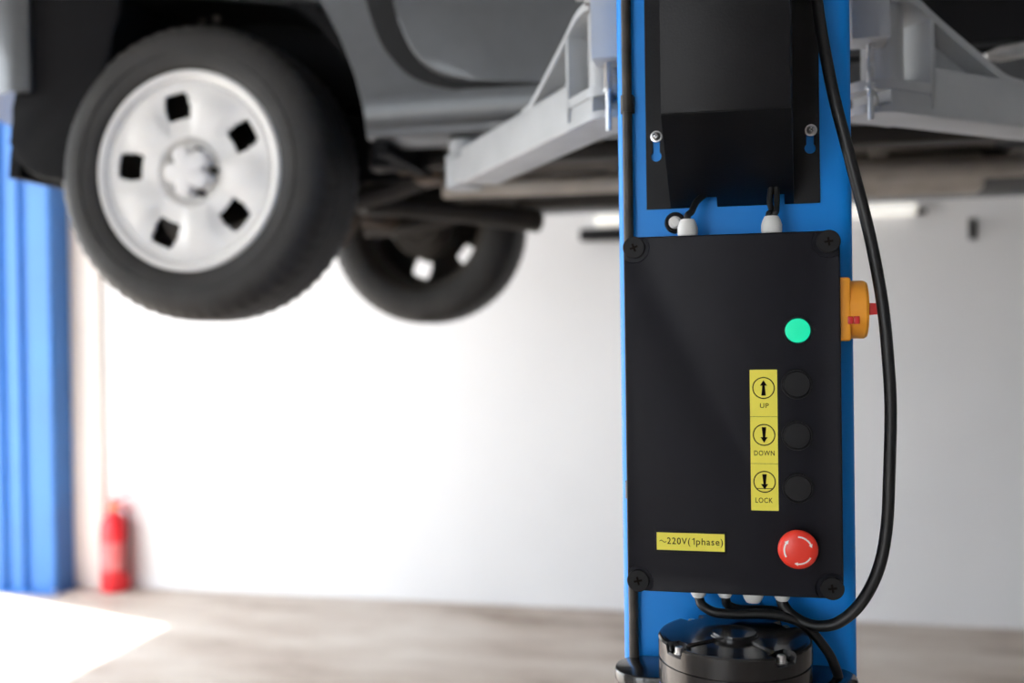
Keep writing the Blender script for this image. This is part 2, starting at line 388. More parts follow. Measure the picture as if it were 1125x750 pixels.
for px, py in ((721, 150), (891, 143)):
    c = U(px, py, CY-.004)
    b = B(); b.lathe([(0, .0068), (.0025, .0065), (.0046, .0045), (.0050, .002), (.0068, .0018), (.0068, 0), (0, 0)], (c.x, CY-.003, c.z), (0, -1, 0), 24); sc = obj('screw', b, 'steel', t, label='bright steel screw')
    b = B()
    for s_ in (0, 1): b.prism(rrect(-.0026, .0026, -.0005, .0005, .0002, 2), 0, .0002, lambda a, q, h, s_=s_: Vector((c.x+(a*.7-q*.7 if s_ else a*.7+q*.7), CY-.0098-h, c.z+(a*.7+q*.7 if s_ else -a*.7+q*.7))))
    obj('screw_slot', b, 'ink', sc)

# ================================================================== CONTROL BOX
BF = 1.117                                   # face of the lid
a = U(684.5, 261, BF); c = U(925, 252, BF); d = U(689.5, 650, BF); e = U(925.5, 658, BF)
bx0 = (a.x+d.x)/2; bx1 = (c.x+e.x)/2; bz1 = (a.z+c.z)/2; bz0 = (d.z+e.z)/2
t = thing('control_box', 'black plastic lift control box with buttons and yellow labels on the blue post', 'control box', ((bx0+bx1)/2, CY, bz0))
box_t = t
b = B(); b.prism(rrect(bx0+.010, bx1-.002, bz0+.002, bz1-.002, .012, 8), CY-.0005, BF+.022, fy); obj('enclosure', b, 'blackplastic', t)
b = B(); b.prism(rrect(bx0, bx1, bz0, bz1, .013, 8), BF+.021, BF+.003, fy, bev=.0018, seg=3)
# raised face plate with quarter-round notches at the corner screws
nr = .0168; ins = .0118
o = []
for cx, cz, a0 in ((bx1-ins, bz1-ins, 0), (bx0+ins, bz1-ins, 90), (bx0+ins, bz0+ins, 180), (bx1-ins, bz0+ins, 270)):
    # arc that bulges into the plate, from one edge to the next
    al = math.acos((ins-.0008)/nr)
    st = R(a0)-al; en = R(a0)+PI/2+al-2*PI
    for k in range(15):
        th_ = st+(en-st)*k/14; o.append((cx+nr*math.cos(th_), cz+nr*math.sin(th_)))
b.prism(o, BF+.004, BF, fy, bev=.0014, seg=3)
lid = obj('lid', b, 'blackplastic', t)
for cx, cz in ((bx0+ins, bz0+ins), (bx1-ins, bz0+ins), (bx0+ins, bz1-ins), (bx1-ins, bz1-ins)):
    b = B(); b.lathe([(0, 0), (.0124, 0), (.0124, .0035), (.0116, .0042), (0, .0042)], (cx, BF+.004, cz), (0, -1, 0), 36); sc = obj('corner_screw', b, 'blackbutton', t)
    b = B(); ang = random.uniform(.1, .5)
    A_, B_ = .0046, .0011; cr = [(-A_, -B_), (-B_, -B_), (-B_, -A_), (B_, -A_), (B_, -B_), (A_, -B_), (A_, B_), (B_, B_), (B_, A_), (-B_, A_), (-B_, B_), (-A_, B_)]
    b.prism([(x*math.cos(ang)-y*math.sin(ang), x*math.sin(ang)+y*math.cos(ang)) for x, y in cr], 0, .0003, lambda x, y, h: Vector((cx+x, BF-.0002-h, cz+y))); obj('cross_recess', b, 'ink', sc)

def pushbutton(px, py, r, m, name, cap_h, lab):
    c = U(px, py, BF-cap_h)
    b = B(); b.lathe([(r+.0004, -.001), (r+.0022, -.001), (r+.0022, .0022), (r+.0016, .0034), (r+.0006, .0034), (r+.0004, .001)], (c.x, BF, c.z), (0, -1, 0), 40); bz = obj(name, b, 'blackbutton', t, label=lab)
    b = B(); b.lathe([(0, 0), (r, 0), (r, cap_h-.0008), (r-.0008, cap_h), (r*.6, cap_h+.0002), (0, cap_h+.0002)], (c.x, BF, c.z), (0, -1, 0), 40); obj('lens' if m == 'green' else 'cap', b, m, bz)
pushbutton(876.5, 363, .0131, 'green', 'indicator_lamp', .0045, 'lit green indicator lamp')
for (px, py), l in zip(((875.5, 422), (876, 478.5), (877, 536.5)), ('black up button', 'black down button', 'black lock button')):
    pushbutton(px, py, .0142, 'blackbutton', 'push_button', .004, l)
# emergency stop
c = U(877, 604.5, BF-.022); es = c
def dome(r): return .0245-.0035*(r/.021)**2-(.003*max(0, (r-.0165)/.0045)**2)
b = B(); b.lathe([(0, 0), (.0155, 0), (.0155, .006), (.0118, .0065), (.0118, .014), (0, .014)], (c.x, BF, c.z), (0, -1, 0), 36); st = obj('emergency_stop', b, 'blackbutton', t, label='red mushroom emergency stop button')
prof = [(0, .012), (.017, .012), (.0205, .0145), (.021, .017)] + [(r_, dome(r_)) for r_ in (.0206, .0195, .018, .0165, .013, .009, .005)] + [(0, dome(0))]
b = B(); b.lathe(prof, (c.x, BF, c.z), (0, -1, 0), 48); obj('mushroom_cap', b, 'red', st)
b = B()
for a0 in (78, 318, 198):       # three white curved arrows, clockwise
    pts_o = []; pts_i = []
    for k in range(13):
        th_ = R(a0+12-62*k/12); pts_o.append((.0152, th_)); pts_i.append((.0136, th_))
    e_ = R(a0+12-62); hd = [(.0165, e_), (.0144, e_-.26), (.0123, e_)]
    loop = pts_o+hd+pts_i[::-1]
    b.prism([(rq*math.cos(q), rq*math.sin(q)) for rq, q in loop], 0, .0004, lambda x, y, h: Vector((es.x+x, BF-dome(math.hypot(x, y))+.0001-h, es.z+y)))
obj('arrow_marks', b, 'whiteink', st, label='white curved arrows')

# yellow label strip
l0 = U(823.5, 406, BF); l1 = U(855.5, 561, BF); LT = .0004
b = B(); b.prism(rrect(l0.x, l1.x, l1.z, l0.z, .0006, 2), BF, BF-LT, fy); ls = obj('label_strip', b, 'yellow', t, label='yellow strip label')
hgt = (l0.z-l1.z)/3; lx = (l0.x+l1.x)/2; yb = BF-LT+.0001
for k, word in enumerate(('UP', 'DOWN', 'LOCK')):
    zt = l0.z-k*hgt; cz = U(839, (426, 477.5, 529)[k], BF).z; r = .0119
    b = B(); fl = lambda a, q, h: Vector((lx+a, h, cz+q))
    b.prism(circ(0, 0, r, 40), yb, yb-.0003, fl, holes=[circ(0, 0, r-.0011, 40)])
    s_ = 1 if k == 0 else -1
    b.prism([(-.0024, -.0083*s_), (.0024, -.0083*s_), (.0013, .0025*s_), (.0038, .0025*s_), (0, .0084*s_), (-.0038, .0025*s_), (-.0013, .0025*s_)], yb, yb-.0003, fl)
    if k == 2: b.prism([(-.0090, -.0077), (.0090, -.0077), (.0090, -.0070), (-.0090, -.0070)], yb, yb-.0003, fl)
    if k < 2: b.prism([(-.0158, zt-hgt-cz-.00015), (.0158, zt-hgt-cz-.00015), (.0158, zt-hgt-cz+.00015), (-.0158, zt-hgt-cz+.00015)], yb, yb-.0002, fl)
    obj('arrow_symbol', b, 'ink', ls)
    tx0, tx1, tz0, tz1 = ((835, 844.5, 448, 442.8), (828.6, 851, 500.2, 494.8), (830, 849, 552, 546.6))[k]
    obj('lettering', text_fit(word, U(tx0, tz0, BF).x, U(tx1, tz0, BF).x, U(839, tz0, BF).z, U(839, tz1, BF).z, yb), 'ink', ls)
# voltage label
v0 = U(721.5, 583, BF); v1 = U(797.5, 607, BF)
b = B(); b.prism(rrect(v0.x-.0022, v1.x+.001, v1.z-.0016, v0.z+.0012, .0008, 2), BF, BF-.0012, fy, bev=.0004); vl = obj('voltage_label', b, 'blackbutton', t, label='yellow voltage label in a black frame')
b = B(); b.prism(rrect(v0.x, v1.x-.0012, v1.z+.0012, v0.z-.0012, .0003, 2), BF-.0010, BF-.0014, fy); obj('label_face', b, 'yellow', vl)
vz0 = U(760, 597.8, BF).z; vz1 = U(760, 590.6, BF).z; UX = lambda px: U(px, 595, BF).x
b = text_fit('220V(', UX(733), UX(758.5), vz0, vz1, BF-.0013, '2')
b.add(text_fit('phase)', UX(765), UX(794.2), vz0, vz1, BF-.0013, 'h').bm)
x1_ = UX(763.2)
b.prism([(x1_, vz0), (x1_, vz1), (x1_-.0008, vz1), (x1_-.0026, vz1-.0014), (x1_-.0026, vz1-.0023), (x1_-.0009, vz1-.0014), (x1_-.0009, vz0)], BF-.0012, BF-.0015, fy)
obj('lettering', b, 'ink', vl)
tw = [( -.0345+.0075*k/10, .0011*math.sin(2*PI*k/10)) for k in range(11)]
b = B(); b.prism([(x, z+.00035) for x, z in tw]+[(x, z-.00035) for x, z in tw[::-1]], BF-.0013, BF-.0016, lambda a, q, h: Vector(((v0.x+v1.x)/2+a, h, (v0.z+v1.z)/2+q))); obj('tilde_mark', b, 'ink', vl)
# rotary isolator on the right side
sy = 1.16; sz = U(936, 340, sy).z; sr = .0345
b = B(); b.box(bx1-.004, bx1+.0115, sy-.0325, sy+.0325, sz-sr, sz+sr, .003, 3); rs = obj('rotary_switch', b, 'orange', t, label='orange rotary isolator switch')
b = B(); b.lathe([(0, 0), (.0325, 0), (.0325, .017), (.0305, .020), (.012, .0205), (0, .0205)], (bx1+.0105, sy, sz), (1, 0, 0), 40, mod=lambda r_, h_, i, th_: (r_-.0012*(1 if (i//2) % 5 == 0 and r_ > .03 else 0), h_)); obj('dial', b, 'orange', rs)
hx = bx1+.030
b = B(); b.prism([(hx, -.0066), (hx+.014, -.0056), (hx+.0205, -.0045), (hx+.0205, .0045), (hx+.014, .0056), (hx, .0066)], -.024, .024, lambda a, q, h: Vector((a, sy+h, sz+q))); obj('turn_handle', b, 'redhandle', rs, label='red turn handle')
c = U(938, 351.5, sy-.033)
b = B(); b.box(c.x-.0062, c.x-.0005, sy-.0335, sy-.027, c.z-.004, c.z+.004, .0006); b.box(c.x+.0002, c.x+.0062, sy-.0337, sy-.027, c.z-.0042, c.z+.0042, .0006); obj('padlock_tab', b, 'redhandle', rs, label='red padlock tab')
# cable glands
GY = 1.16
def gland(px, up_, h=.022, r=.0105):
    c = U(px, 455, GY).x; z = bz1 if up_ else bz0; s_ = 1 if up_ else -1
    b = B(); ax = (0, 0, s_)
    b.lathe([(0, -.003), (r*.95, -.003), (r*.95, .003), (r*1.02, .003), (r*1.08, .0045)], (c, GY, z), ax, 24)
    b.lathe([(r*1.12, .0045), (r*1.12, h*.56), (r*.98, h*.78), (r*.75, h), (r*.5, h+.0004), (0, h+.0004)], (c, GY, z), ax, 12)
    obj('cable_gland', b, 'white', t, label='white nylon cable gland'); return Vector((c, GY, z+s_*h))
g_t1 = gland(758, True); g_t2 = gland(850, True)
g_b1 = gland(765, False, .0145, .0085); g_b2 = gland(794, False, .0135, .008); g_b3 = gland(825, False, .0175, .0105); g_b4 = gland(857, False, .0145, .0085)

# ================================================================== CABLES
def cable(label, pts, r, name='cable'):
    b = B(); b.tube(pts, r, 12, 8)
    o = obj(name, b, 'rubber', None); tag(o, label, 'cable'); return o
cable('single thin black cable rising from the left white gland into the black cover', [g_t1-Vector((0, 0, .006)), g_t1+Vector((0, 0, .004)), U(760, 232, GY+.004), U(765, 222, GY+.012), U(775, 213, GY+.02), U(783, 209, GY+.024)], .0039)
cable('left strand of the two thin black cables above the right white gland', [g_t2+Vector((-.003, 0, -.006)), g_t2+Vector((-.003, 0, .003)), U(847.5, 232, GY+.004), U(845.5, 220, GY+.008), U(847, 206, GY+.01)], .0033)
cable('right strand of the two thin black cables above the right white gland', [g_t2+Vector((.0035, 0, -.006)), g_t2+Vector((.0035, 0, .003)), U(853, 232, GY), U(853.5, 218, GY+.006), U(853, 204, GY+.01)], .0033)
Yc = 1.15
cable('long thick black cable hanging in a loop right of the control box', [
    U(880, -150, 1.17), U(890, -60, 1.16)] + [U(x, y, yy) for x, y, yy in ((898, 5, 1.15), (905, 50, 1.14), (916, 105, 1.13), (927, 148, 1.13), (938, 190, 1.13), (951, 240, 1.13), (962, 290, 1.13), (971, 345, 1.13), (976, 400, 1.13), (978.5, 450, 1.13), (977, 520, 1.13), (974, 580, 1.13), (965, 625, 1.13), (946, 662, 1.135), (922, 683, 1.14), (900, 687.5, 1.145), (882, 683, 1.15), (867, 673, 1.155))] + [g_b4-Vector((0, 0, .002)), g_b4+Vector((0, 0, .007))], .0064)
cable('black cable curving from the leftmost bottom gland over the motor to its right', [g_b1+Vector((0, 0, .006)), g_b1-Vector((-.001, 0, .002)), U(772, 665, 1.155), U(786, 672.5, 1.15), U(812, 674.5, 1.15), U(840, 674, 1.15), U(868, 679, 1.15), U(888, 690, 1.15), U(903, 707, 1.152), U(913, 722, 1.155), U(920, 740, 1.16), U(923, 760, 1.165)], .0055)
cable('short black cable curving from the second bottom gland over the motor', [g_b2+Vector((0, 0, .006)), g_b2-Vector((-.001, 0, .002)), U(800, 664.5, 1.165), U(812, 669, 1.168), U(835, 669.5, 1.17), U(858, 672, 1.172), U(875, 680, 1.176), U(885, 692, 1.182), U(888, 710, 1.188), U(888, 730, 1.19)], .0052)

# ================================================================== HYDRAULIC POWER UNIT
mY = 1.105; mc = U(806.5, 697, mY); mx = mc.x; mz = H-.331; mr = .0815
t = thing('hydraulic_power_unit', 'glossy black hydraulic motor unit below the control box on the blue post', 'motor', (mx, CY, mz-.55))
tb = bmesh.new(); N = 180; radii = [0, .0235, .0238, .0262, .0264, .05, .062, .0655, .066, .074, .078, .0800, mr]
def hgt_(r, th):
    d = math.degrees(th) % 360
    z = 0
    if r <= .0237: z = .0034
    elif r <= .0263: z = .0008
    else:
        in_front = 222 < d < 308
        if in_front: z = -.0024 if r < .0785 else -.0012
        if r > .0785: z = min(z, -.0012)
        near = min(abs((d-bt+180) % 360-180) for bt in (40, 130, 220, 310))
        if r > .0655 and near < 9: z = -.0095
    return z
rings = []
for r in radii:
    if r == 0: rings.append([tb.verts.new((mx, mY, mz+.0034))]); continue
    rings.append([tb.verts.new((mx+r*math.cos(2*PI*i/N), mY+r*math.sin(2*PI*i/N), mz+hgt_(r, 2*PI*i/N)-(.002 if r == mr else 0))) for i in range(N)])
for z, r in ((-.022, mr), (-.0225, mr-.0015), (-.0245, mr-.0015), (-.025, mr), (-.046, mr), (-.048, mr-.002), (-.05, mr-.002)):
    rings.append([tb.verts.new((mx+r*math.cos(2*PI*i/N), mY+r*math.sin(2*PI*i/N), mz+z)) for i in range(N)])
for p, q in zip(rings, rings[1:]):
    for i in range(N):
        j = (i+1) % N
        if len(p) == 1: tb.faces.new((p[0], q[i], q[j]))
        else: tb.faces.new((p[i], q[i], q[j], p[j]))
obj('motor_cover', tb, 'motorblack', t)
for bt in (40, 130, 220, 310):
    x = mx+.0735*math.cos(R(bt)); y = mY+.0735*math.sin(R(bt))
    b = B(); b.lathe([(.0058, 0), (.0058, .0012), (.0045, .0014), (.0045, .006), (.0036, .0072), (0, .0072)], (x, y, mz-.0093), (0, 0, 1), 18); obj('cover_bolt', b, 'steel', t, label='bright steel bolt')
b = B(); b.lathe([(0, 0), (.079, 0), (.079, .20), (0, .20)], (mx, mY, mz-.248), (0, 0, 1), 64)
for i in range(24):
    a_ = 2*PI*i/24; b.box(-.002, .002, .076, .0835, -.235, -.06); 
    vs = b.bm.verts[-8:]
    for v in vs:
        x, y = v.co.x, v.co.y; v.co = Vector((mx+x*math.cos(a_)-y*math.sin(a_), mY+x*math.sin(a_)+y*math.cos(a_), mz+v.co.z))
obj('motor_housing', b, 'motorblack', t)
b = B(); b.box(mx-.07, mx+.07, mY-.05, mY+.06, mz-.33, mz-.247, .004); obj('pump_block', b, 'grey', t)
b = B(); b.lathe([(0, 0), (.08, 0), (.09, .01), (.09, .24), (.08, .25), (0, .25)], (mx, mY-.005, mz-.58), (0, 0, 1), 48); obj('oil_reservoir', b, 'motorblack', t)
zt = U(700, 729, 1.165).z; xa = U(676, 735, 1.16).x; xb = U(943, 742, 1.16).x
b = B(); b.prism(rrect(xa, xb, 1.122, CY, .036, 10), zt-.012, zt, fz, bev=.003); b.prism(rrect(xa+.003, xb-.003, 1.125, CY, .033, 10), zt-.13, zt-.011, fz); obj('mounting_bracket', b, 'motorblack', t)
b = B(); b.prism([(x_, z_) for x_, z_ in XZ([(715, 743), (731, 749), (731, 775), (715, 770)], 1.055)], 1.058, 1.0575, fy)
tb2 = b
c = Vector((mx, mY, 0)); pts = []
tbm = bmesh.new(); ra = .0824
a0, a1 = R(196), R(216); row0 = []; row1 = []
for k in range(9):
    a_ = a0+(a1-a0)*k/8
    row0.append(tbm.verts.new((mx+ra*math.cos(a_), mY+ra*math.sin(a_), mz-.048-.001*k))); row1.append(tbm.verts.new((mx+ra*math.cos(a_), mY+ra*math.sin(a_), mz-.10)))
for k in range(8): tbm.faces.new((row0[k], row0[k+1], row1[k+1], row1[k]))
bmesh.ops.solidify(tbm, geom=tbm.faces[:], thickness=.0008)
obj('rating_sticker', tbm, 'sticker', t, label='blue violet sticker')
b2 = tb2.bm; b2.free()

# ================================================================== CARRIAGE AND ARMS
CAR = t = thing('lift_carriage', 'grey steel lift carriage with two swing arms reaching under the car behind the blue post', 'lift carriage', (0, 1.5, H+.39))
zl = .5*(U(664, 67, 1.46).z+U(956, 48, 1.475).z)
x0, x1 = U(651, 40, 1.47).x, U(976, 30, 1.47).x
tw_ = .052
b = B(); b.box(x0, x0+tw_, CB+.004, CB+.06, zl, H+1.05, .003); obj('side_tube', b, 'grey', t)
b = B(); b.box(x1-tw_, x1, CB+.004, CB+.06, zl, H+1.05, .003); obj('side_tube', b, 'grey', t)
b = B(); b.box(x0+tw_, x1-tw_, CB+.006, CB+.05, zl+.08, H+1.0, .003); b.box(x0-.05, x1+.05, CB+.058, CB+.20, H+.545, H+.565, .003); obj('carriage_body', b, 'grey', t)
b = B(); c = U(645, 6, 1.5); b.cyl((x0, 1.48, c.z), (x0-.012, 1.48, c.z), .008, 6); obj('bolt', b, 'steel', t)

ZB, ZT = .322, .398
SILL = U(402, 152, 2.13).z-H; print('SILL', SILL)
def make_arm(name_label, org, ang, side, pinpos, reach=.70):
    u = Vector((math.cos(ang), math.sin(ang), 0)); w = Vector((-math.sin(ang), math.cos(ang), 0))
    O = Vector((org.x, org.y, H))
    L = lambda s, v, z: O+u*s+w*v+Vector((0, 0, z))
    t = None
    hw = .043
    # beam: hollow rectangular tube
    b = B()
    sec = [(-hw, ZB), (hw, ZB), (hw, ZT), (-hw, ZT)]; hol = [(-hw+.006, ZB+.006), (hw-.006, ZB+.006), (hw-.006, ZT-.006), (-hw+.006, ZT-.006)]
    b.prism(rrect(-hw, hw, ZB, ZT, .006, 3), 0, reach*.82, lambda a, z, h: L(h, a, z), holes=[rrect(-hw+.006, hw-.006, ZB+.006, ZT-.006, .004, 3)])
    t = obj('swing_arm', b, 'grey', CAR, label=name_label)
    b = B(); b.prism(rrect(-hw+.008, hw-.008, ZB+.009, ZT-.009, .004, 3), reach*.4, reach, lambda a, z, h: L(h, a, z)); ext = obj('telescopic_tube', b, 'grey', t)
    b = B(); c0 = L(reach, 0, 0)
    b.cyl(L(reach-.01, 0, ZB+.004), L(reach-.01, 0, ZT+.004), .042, 32, ch=.003); obj('lifting_pad', b, 'grey', t)
    b = B(); b.cyl(L(reach-.01, 0, ZT+.004), L(reach-.01, 0, SILL-.005), .034, 32, ch=.004); obj('rubber_pad', b, 'grey', t)
    # bracket at the pivot: web plate, vertical rib, curved flange strip, lower plate
    ridge = smooth_outline([(-.085, ZT+.106), (-.06, ZT+.107), (-.03, ZT+.100), (.0, ZT+.084), (.04, ZT+.064), (.13, ZT+.022), (.17, ZT+.005), (.21, ZT+.0005)], 5)
    b = B(); b.prism([(.005, ZT)]+[(.21, ZT)]+[p_ for p_ in ridge[::-1] if p_[0] > .005], -.004, .004, lambda a, z, h: L(a, h, z)); obj('gusset_web', b, 'grey', t)
    b = B(); strip = ridge+[(x_, z_-.013) for x_, z_ in ridge[::-1]]
    b.prism(strip, -hw, hw, lambda a, z, h: L(a, h, z)); obj('curved_flange', b, 'grey', t)
    b = B(); b.prism([(-hw, ZB+.03), (hw, ZB+.03), (hw, ZT+.078), (-hw, ZT+.078)], -.004, .004, lambda a, z, h: L(h, a, z)); obj('rib', b, 'grey', t)
    b = B(); b.prism([(-hw, 0)]+[(hw, 0)]+[(hw, -.05)]+[(hw*math.cos(q), -.075+ -.045*math.sin(q)) for q in [R(180*k/12) for k in range(13)]]+[(-hw, -.05)], ZB, ZB+.012, lambda a, s_, z: L(s_, a, z))
    b.prism([(-hw, 0)]+[(hw, 0)]+[(hw, -.05)]+[(hw*math.cos(q), -.075+ -.045*math.sin(q)) for q in [R(180*k/12) for k in range(13)]]+[(-hw, -.05)], ZB+.035, ZB+.05, lambda a, s_, z: L(s_, a, z))
    b.prism([(-hw*.9, -.085), (hw*.9, -.085), (hw*.9, 0), (-hw*.9, 0)], ZB+.011, ZB+.036, lambda a, s_, z: L(s_, a, z))
    obj('pivot_plate', b, 'grey', t)
    b = B(); b.cyl(L(-.062, 0, ZB+.05), L(-.062, 0, ZT+.10), .031, 32); obj('pivot_sleeve', b, 'grey', t)
    # spring loaded locking pin
    px, (ya, yb_, yc) = pinpos
    A = U(px, ya, 1.475); C_ = U(px, yc, 1.475); Bm = U(px, yb_, 1.475)
    X = A.x
    b = B(); b.cyl((X, 1.475, C_.z), (X, 1.475, Bm.z), .0042, 14, ch=.001); b.cyl((X, 1.475, Bm.z), (X, 1.475, zl+.01), .0032, 12)
    b.cyl((X, 1.475, Bm.z-.002), (X, 1.475, Bm.z+.002), .0078, 16)
    b.cyl((X, 1.475, Bm.z), (L(-.07, 0, 0).x, L(-.07, 0, 0).y, Bm.z), .005, 10)
    pin = obj('locking_pin', b, 'steel', t, label='bright steel spring loaded pin')
    coil = []
    n = 11*10; z0, z1 = Bm.z+.002, zl
    for k in range(n+1):
        q = 2*PI*k/10; coil.append((X+.0054*math.cos(q), 1.475+.0054*math.sin(q), z0+(z1-z0)*k/n))
    b = B(); b.tube(coil, .0010, 6, 1); obj('spring', b, 'steel', t)
    if side > 0:
        b = B(); A = U(1083, 62, 1.95); C_ = U(1150, 50, 2.0); b.lathe([(0, 0), (.006, 0), (.014, .03), (.014, (C_-A).length), (0, (C_-A).length)], A, C_-A, 20); obj('pad_adapter', b, 'steel', t, label='pale steel pad adapter')
    return t
ol = (Uz(624, 144, ZB)+Uz(672, 153, ZB))*.5
dl = Uz(499, 205, ZB)-Uz(624, 144, ZB); al_ = math.atan2(dl.y, dl.x)
orr = Uz(1026, 128, ZB); dr = Uz(1125, 140, ZB)-orr; ar_ = math.atan2(dr.y, dr.x)
print('ARMS', ol, math.degrees(al_), orr, math.degrees(ar_), dl.length, 'box', bx0, bx1, bz0-H, bz1-H, 'col', pl, pr_)
wl = Vector((-math.sin(al_), math.cos(al_), 0)); wr = Vector((-math.sin(ar_), math.cos(ar_), 0))
OL = Uz(624, 144, ZB)-wl*.043; OR = orr+wr*.043
make_arm('light grey swing arm reaching left under the car sill from the blue post', OL, al_, -1, (668, (69, 100, 144)))
arm_r = make_arm('grey swing arm reaching right under the car from the blue post', OR, ar_, 1, (956, (50, 97, 132)), .50)

# ================================================================== THE CAR
SY = 2.13                     # near body side
WYh = 2.155                   # outer face of near wheels
car = thing('car', 'silver grey car raised on the lift with its wheels hanging', 'car', (.1, 2.95, H+.05))
hub = U(207, 188, WYh); hx_, hz_ = hub.x, hub.z
print('hub', hub, 'rel', hz_-H)
TR = .358
FARY = 2*2.93-SY              # far body side
WB = 2.78                     # wheelbase
# ---- side outline (X, Z)
arch_pts = XZ([(402, 152), (397, 115), (388, 80), (372, 40), (350, 0)], SY)
ar = .445; acx, acz = hx_+.005, hz_-.01
sill = arch_pts[0][1]
def arch(cx, r_, zlow, a0=None):
    q0 = math.asin(max(-1, min(1, (zlow-acz)/r_)))
    return [(cx+r_*math.cos(q0+(PI-2*q0)*k/24), acz+r_*math.sin(q0+(PI-2*q0)*k/24)) for k in range(25)]
rear_x = hx_-.80; front_x = hx_+WB+.80
rx_arch = [arch_pts[0], arch_pts[1], arch_pts[2], arch_pts[3], arch_pts[4]]
# rear arch: measured lip on the right, circle over the top, down to the bumper on the left
lip_l = XZ([(34, 0), (27, 40), (18, 98)], SY)
top = [(acx+.36*math.cos(R(a_)), acz+.47*math.sin(R(a_))) for a_ in range(45, 150, 15)]
zb_ = U(10, 98, SY).z+.27; lt_ = (lip_l[0][0]-.01, zb_)
outline = [(rear_x, zb_), lt_] + [q for q in top[::-1] if q[1] > zb_+.01 and lip_l[0][0]+.02 < q[0] < arch_pts[4][0]-.02] + arch_pts[::-1]
fcx = hx_+WB
outline += [(fcx-.445, sill), ] + [(fcx+.445*math.cos(R(a_)), acz+.445*math.sin(R(a_))) for a_ in range(165, 14, -15)] + [(fcx+.445, sill+.05), (front_x-.05, sill+.08), (front_x, sill+.2), (front_x, sill+.55), (front_x-.9, sill+.78), (front_x-1.55, sill+1.2), (rear_x+.35, sill+1.24), (rear_x+.02, sill+.80), (rear_x, sill+.6)]
b = B(); b.prism(outline, SY+.07, SY, fy, bev=.008); obj('body_side', b, 'paint', car)
b = B(); b.prism(outline, FARY-.07, FARY, fy, bev=.008); obj('body_side', b, 'paint', car)
# roof, tail and nose skin between the sides
b = B()
sk = [(front_x-.05, sill+.08), (front_x, sill+.2), (front_x, sill+.55), (front_x-.9, sill+.78), (front_x-1.55, sill+1.2), (rear_x+.35, sill+1.24), (rear_x+.02, sill+.80), (rear_x, sill+.6), (rear_x, zb_)]
for p_, q_ in zip(sk, sk[1:]):
    n_ = Vector((q_[1]-p_[1], 0, -(q_[0]-p_[0]))).normalized()*.02
    tb = bmesh.new(); P0 = [Vector((p_[0], SY+.05, p_[1])), Vector((q_[0], SY+.05, q_[1])), Vector((q_[0], FARY-.05, q_[1])), Vector((p_[0], FARY-.05, p_[1]))]
    v0_ = [tb.verts.new(v) for v in P0]; v1_ = [tb.verts.new(v+n_) for v in P0]
    tb.faces.new(v0_); tb.faces.new(v1_[::-1])
    for i in range(4): tb.faces.new((v0_[i], v0_[(i+1) % 4], v1_[(i+1) % 4], v1_[i]))
    b.add(tb)
obj('body_shell', b, 'paint', car)
# rear bumper corner
b = B(); zbm = U(10, 98, SY).z; xq = lip_l[1][0]
hp = [(xq+.012, SY+.10), (xq+.012, SY), (xq, SY-.006), (xq-.04, SY-.003), (xq-.09, SY+.012), (xq-.15, SY+.045), (xq-.22, SY+.11), (xq-.28, SY+.20), (xq-.32, SY+.33), (xq-.34, SY+.6)]
full = hp+[(x_, 2*2.93-y_) for x_, y_ in hp[::-1]]
b.prism(full, zbm, zbm+.29, fz, bev=.01); b.prism([(x_+.004 if x_ < xq else x_, y_) for x_, y_ in full], zbm-.008, zbm+.001, fz)
obj('rear_bumper', b, 'paint', car)
for q_, w_ in ((SY-.003, SY+.05), (FARY-.05, FARY+.003)):
    b = B(); b.prism([(q_, sill+.66), (q_, sill+.9), (w_, sill+.9), (w_, sill+.66)], rear_x-.004, rear_x+.10, fx); obj('tail_lamp', b, 'lamp', car)
# rear mud flap / black plastic end of the bumper
mf = smooth_outline(XZ([(40, -20), (30, 40), (20, 95), (11, 140), (12, 158), (17, 174), (28, 187), (44, 195), (62, 198), (84, 196), (100, 150), (120, 60), (130, -20)], SY+.02), 4, True)
b = B(); b.prism(mf, SY+.34, SY+.015, fy, bev=.012); obj('mud_flap', b, 'carblack', car)
# wheel wells (inner liners): arch shells open downwards
for cx in (hx_, fcx):
    for y0, y1 in ((SY+.03, SY+.42), (FARY-.42, FARY-.03)):
        b = B(); rO, rI = .50, .47
        o = [(cx+rO*math.cos(R(a_)), acz+rO*math.sin(R(a_))) for a_ in range(3, 181, 7)]; i_ = [(cx+rI*math.cos(R(a_)), acz+rI*math.sin(R(a_))) for a_ in range(178, 2, -7)]
        b.prism(o+i_, y0, y1, fy)
        yb0, yb1 = (y1-.02, y1) if y0 < 2.9 else (y0, y0+.02)
        b.prism([(cx+rO*math.cos(R(a_)), acz+rO*math.sin(R(a_))) for a_ in range(3, 181, 7)], yb0, yb1, fy)
        obj('wheel_liner', b, 'carblack', car)
# rocker (rounded sill)
rk = smooth_outline([(SY-.006, sill+.16), (SY-.014, sill+.10), (SY-.010, sill+.04), (SY+.012, sill+.006), (SY+.05, sill-.004)], 5)
zr = U(520, 99, SY).z
b = B(); b.prism([(y_, min(z_, zr)) for y_, z_ in rk]+[(SY+.14, sill-.004), (SY+.14, zr)], arch_pts[0][0]+.003, fcx-.45, fx); obj('rocker_panel', b, 'paint', car)
rkf = [(2*2.93-y_, z_) for y_, z_ in rk]
b = B(); b.prism([(y_, min(z_, zr)) for y_, z_ in rkf]+[(FARY-.14, sill-.004), (FARY-.14, zr)], arch_pts[0][0]+.003, fcx-.45, fx); obj('rocker_panel', b, 'paint', car)
